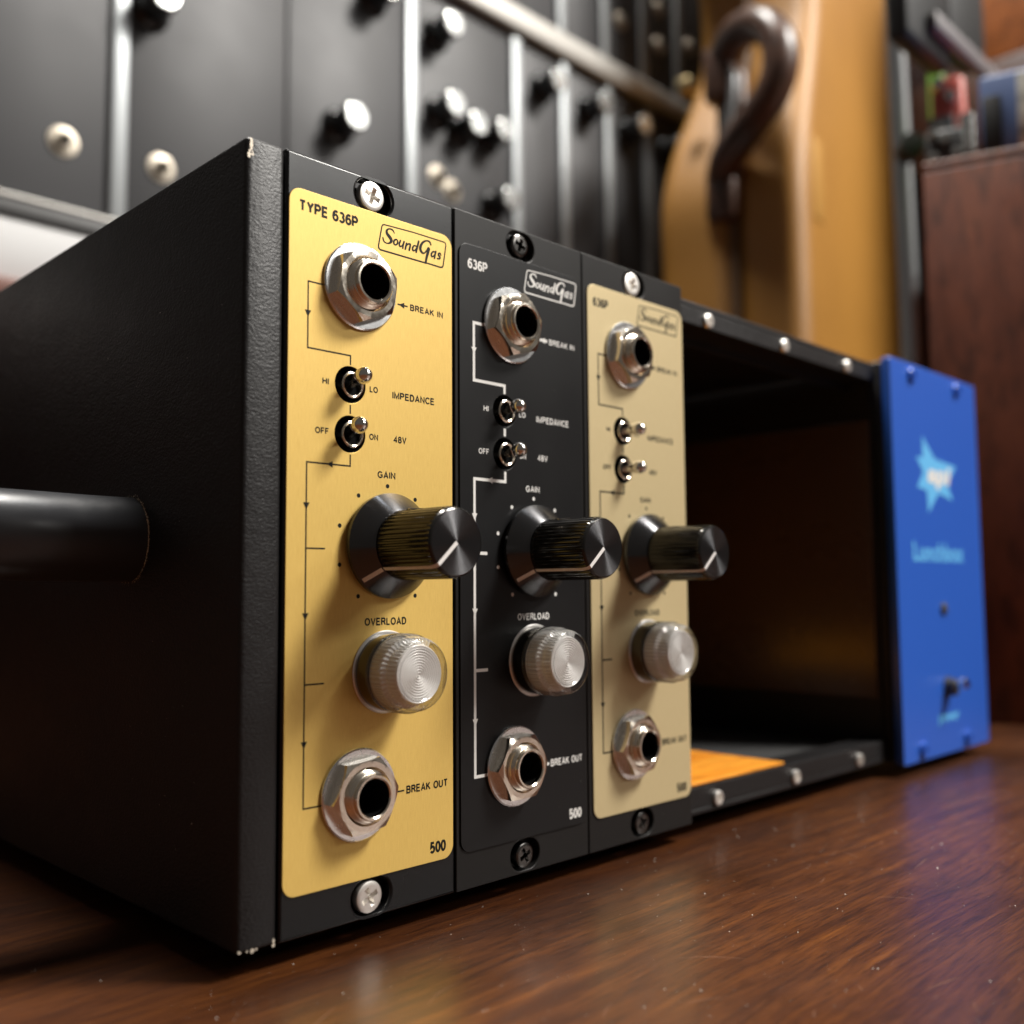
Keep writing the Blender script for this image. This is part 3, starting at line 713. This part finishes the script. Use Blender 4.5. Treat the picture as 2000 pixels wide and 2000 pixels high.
# ------------------------------------------------------------------ synthesizer behind
YS = 368
syn = thing('modular_synthesizer', 'blurred black modular synthesizer with silver strips and silver-capped knobs, behind the rack', 'synthesizer', (0, YS, 0))
link('cabinet', box(-260, 760, 12, 240, 242, 760, 2), M['synth_cab'], syn)
link('lower_frame', box(-262, 762, -4, 11.5, 242, 250.5, 1), M['synth_cab'], syn)
link('frame_lip', box(-262, 762, -5, 11, 250.8, 253, .6), M['synth_rail'], syn)
xs_low = [-230, -90, 18, 126.6, 230.5, 326.9, 428.9, 482.9, 537.6, 591.3, 645, 700, 755]
for a, b in zip(xs_low, xs_low[1:]):
    link('synth_panel', box(a+.6, b-.6, 0, 11.4, 254, 475.5, .8), M['synth_panel'], syn)
for x in (-90, 18, 126.6, 326.9, 428.9, 482.9, 537.6, 591.3, 645, 700):
    link('divider_strip', box(x-4.6, x+4.6, -3.2, -.05, 254, 475.5, 1.0), M['synth_strip'], syn)
bm = bmesh.new(); add_box(bm, -262, 762, -9, 11, 478, 497, 3, 3)
link('aluminium_rail', to_mesh(bm, smooth=True), M['synth_rail'], syn)
xs_up = [-230, -60, 110, 260, 375, 480, 534.4, 587.7, 639.5, 692, 755]
for a, b in zip(xs_up, xs_up[1:]):
    link('synth_panel', box(a+.6, b-.6, 0, 11.4, 500, 722, .8), M['synth_panel'], syn)
    link('divider_strip', box(b-4.4, b+4.4, -3.2, -.05, 500, 722, 1.0), M['synth_strip'], syn)
ME['sk_body'] = lathe([(0, 0), (11.5, 0), (12, -1.5), (10.5, -5), (8.6, -7), (8.4, -19), (7.6, -20.5), (0, -20.5)], 40)
ME['sk_cap'] = lathe([(7.9, -19.8), (7.9, -20.8), (7.2, -21.6), (0, -21.8)], 40)
for x, z in ((142.3, 376.9), (267.6, 352.2), (293.9, 448.3), (349.3, 446), (350.7, 389.8), (398.6, 387), (372, 383), (404.2, 337.5), (456.4, 445.3), (511.2, 446.7), (562.9, 445.8), (60, 450), (-30, 400), (618, 446)):
    k_ = link('synth_knob', ME['sk_body'], M['knob_plain'], syn, (x, -.1, z)); link('knob_cap', ME['sk_cap'], M['silver_cap'], k_)
ME['sj'] = lathe([(2.9, 6), (2.9, -3.6), (3.5, -4.0), (4.1, -3.8), (4.2, -1.8), (6.2, -1.6), (6.5, -1), (7.8, -.8), (8, 0), (7, .1)], 40)
for x, z in ((98.6, 288.1), (151.2, 289.9), (351.6, 344.3), (365, 338), (558, 543), (614, 578), (613, 543), (560, 600), (500, 560), (660, 560)):
    k_ = link('synth_jack', ME['sj'], M['jack_cream'], syn, (x, -.1, z)); link('jack_bore', lathe([(2.85, -3.5), (2.85, 5), (0, 5)], 24), M['hole'], k_)
# support for the synthesizer
pl = thing('synth_bench', 'low red-brown wooden bench at the far left beneath the white box', 'bench', (0, YS, 0))
link('bench_top', box(-320, 820, -12, 260, 196, 209, 2), M['plinth'], pl)
for x in (-310, 780):
    link('bench_side', box(x, x+25, -8, 255, -3.9, 195.8, 1), M['plinth'], pl)
link('bench_back', box(-284, 779, 230, 245, -3.9, 195.8, 0), M['plinth'], pl)
wb = link('white_box', box(-240, 700, -2, 230, 209.3, 241.7, 2), M['white_card']); wb.location.y = YS*S
tag(wb, 'long white box lying between the synthesizer and the wooden bench, seen at far left', 'box')

# ------------------------------------------------------------------ guitar case
def case_outline(waist, inset=0.0):
    R = [(0, 40, 6), (0, 14, 60), (0, 3, 140), (0, 0, 220), (0, 0, 300), (0, 0, 360), (0, waist*.25, 410), (0, waist*.65, 460), (0, waist*.95, 505), (0, waist, 550), (0, waist*.85, 600), (0, 32, 640), (0, 30, 690), (0, 50, 740), (0, 85, 785), (0, 112, 840), (0, 116, 960)]
    Lp = smooth_pts([(x, z) for _, x, z in R], 4)
    out = [(x+inset, max(z, inset)) for x, z in Lp]; W = 338
    out = [(60, -3.9+inset)]+out
    right = [(W-inset*2-(x-inset)*1.45, z) for x, z in reversed(out)]
    return out+right
gc = thing('guitar_case', 'yellow tweed hard guitar case with brown leather handle standing upright behind the rack', 'guitar case', (554, 200, 0), (0, 0, math.atan2(.165, .987)))
link('lid', curve_plate(case_outline(40), [], 54, 17, 6), M['tweed'], gc, (0, 0, 0))
link('body', curve_plate(case_outline(84), [], 62, 14, 6), M['tweed'], gc, (0, 56, 0))
link('seam_band', curve_plate(case_outline(44, 2.0), [], 8, 0), M['gasket'], gc, (0, 51, 0))
hp = [(14, 64, 458), (2, 56, 466), (-12, 40, 470), (-22, 20, 464), (-28, 6, 446), (-29, 4, 424), (-27, 14, 404), (-22, 32, 390), (-12, 50, 380), (0, 60, 373), (12, 64, 368)]
link('handle', tube(smooth_pts(hp, 4), 12.5, 20, flat=1.1), M['leather'], gc)
link('handle_hardware', tube(smooth_pts([(4, 56, 455), (-8, 48, 440), (-10, 50, 412), (-8, 58, 392), (4, 62, 380)], 4), 3.0, 12), M['stand_grey'], gc)
link('handle_backing', box(2, 16, 44, 68, 384, 452, 4), M['leather'], gc)
for z in (452, 358):
    link('handle_strap', box(-7, 14, 50, 74, z-24, z+18, 4), M['leather'], gc)
link('latch', box(-2, 12, 86, 98, 446, 456, 2), M['brass'], gc)
link('makers_plate', box(18, 40, -1.0, .4, 330, 392, .3), mat('faded plate', (.40, .21, .045), .5), gc)

# ------------------------------------------------------------------ brown cabinet at the right
ang = math.atan2(-.946, .325)
cb = thing('wooden_cabinet', 'tall red-brown wooden cabinet on the table at the right edge, behind the blue panel', 'cabinet', (375.9, 43.0, 0), (0, 0, ang))
link('carcass', box(0, 290, 6, 240, -3.9, 254.0, 3), M['cabinet_wood'], cb)
link('front_board', box(.2, 289.8, 0, 5.9, -3.9, 254.1, .4), M['cabinet_wood'], cb)
link('top_board', box(0, 290, .2, 240, 254.2, 259, .8), M['cabinet_wood'], cb)

def on_cab(name, label, cat, lx, ly, rz=0, z=259.1):
    a = ang; c = Vector((375.9, 43.0, z))+Vector((lx*math.cos(a)-ly*math.sin(a), lx*math.sin(a)+ly*math.cos(a), 0))
    return thing(name, label, cat, tuple(c), (0, 0, a+rz))
b = on_cab('rack_unit', 'blue box with a pale speckled front standing on the wooden cabinet', 'box', 26, 14)
link('shell', box(0, 130, 0, 90, 0, 43, 1.5), M['blue_box'], b)
link('front_sheet', box(16, 126, -1.6, -.1, 2, 41, .3), M['pale_speckle'], b)
link('dark_vent', box(1, 9, -1.2, -.1, 2, 32, .3), M['speaker_black'], b)
b = on_cab('effects_pedal', 'dark grey effects pedal with pale knobs on top of the wooden cabinet', 'effects pedal', 1, 14)
link('pedal_body', box(0, 23, 0, 40, 0, 21, 2), M['dark_grey'], b)
for x, z, r in ((4, 5, 2.6), (9, 14, 3.0), (14, 6, 2.4), (4, 17, 2.2)):
    link('pedal_knob', lathe([(0, 0), (r, 0), (r*.9, -6), (0, -6.5)], 20), M['silver_cap'], b, (x, -.2, z))
link('pedal_footswitch', tube([(19.5, -3, 6), (19.5, -3, 24)], 3.2, 16), M['silver_cap'], b)
b = on_cab('red_device', 'small red device standing behind the grey pedal on the cabinet', 'device', 2, 72)
link('red_shell', box(0, 17, 0, 40, 0, 75, 3), M['red_plastic'], b)
link('dark_face', box(-1.5, 11, -2, -.1, 20, 52, .5), M['dark_grey'], b)
for x, z in ((4, 44), (10, 60), (4, 68), (13, 36)):
    link('device_knob', lathe([(0, 0), (3, 0), (2.8, -7), (0, -7.4)], 20), M['silver_cap'], b, (x, -2.2, z))
b = on_cab('green_device', 'small lime green device behind the red one', 'device', -1, 116)
link('green_shell', box(0, 9, 0, 40, 0, 112, 3), M['green_plastic'], b)
bc = thing('bookcase', 'dark maroon wooden bookcase rising behind the cabinet', 'bookcase', (905, 0, 0))
link('bookcase_back', box(0, 25, -20, 380, -3.9, 760, 1), M['maroon_wood'], bc)
link('bookcase_shelf', box(-110, -.2, 10, 240, 430, 512, 2), M['maroon_wood'], bc)
link('bookcase_end', box(-110, -.2, -20, 9.8, -3.9, 760, 2), M['maroon_wood'], bc)

# stand pole with clutch, between case and cabinet
st = thing('microphone_stand', 'grey steel stand pole with a black clutch knob between guitar case and cabinet', 'stand', (524, 114, 0))
link('stand_pole', tube([(0, 0, 0), (0, 0, 240), (-1, 2, 420), (-3, 4, 620)], 6.0, 20), M['stand_grey'], st)
link('stand_base', lathe([(0, 4), (52, 4), (55, 0), (50, -3), (12, -6), (0, -6)], 48), M['dark_grey'], st, (0, 0, .1), (-math.pi/2, 0, 0))
link('clutch_knob', lathe([(0, 0), (7, 0), (8, -3), (7.5, -14), (0, -15)], 24), M['rubber'], st, (-6, -4, 330), (0, 0, math.radians(-50)))
# dark monitor on the upper right, held by the stand
sp = thing('studio_speaker', 'black speaker with grey trim held by the stand at the top right', 'speaker', (0, 0, 0))
link('speaker_body', box(412, 470, 62, 74, 347, 480, 3), M['speaker_black'], sp)
link('speaker_trim', box(436, 530, 56, 61.8, 357, 367, 1.5), M['speaker_grey'], sp)
link('speaker_baffle', box(470.2, 526, 62, 76, 369, 480, 3), M['speaker_black'], sp)
link('bracket', tube([(522, 110, 430), (480, 72, 430)], 5, 12), M['stand_grey'], sp)
wc = thing('tan_case', 'orange-brown wooden box at the very top right corner, on the bookcase shelf', 'box', (798, 14, 0))
link('tan_shell', box(0, 90, 0, 150, 512.2, 640, 2), M['tan_wood'], wc)
link('tan_lid', box(-2, 92, -2, 152, 640.2, 652, 2), M['tan_wood'], wc)
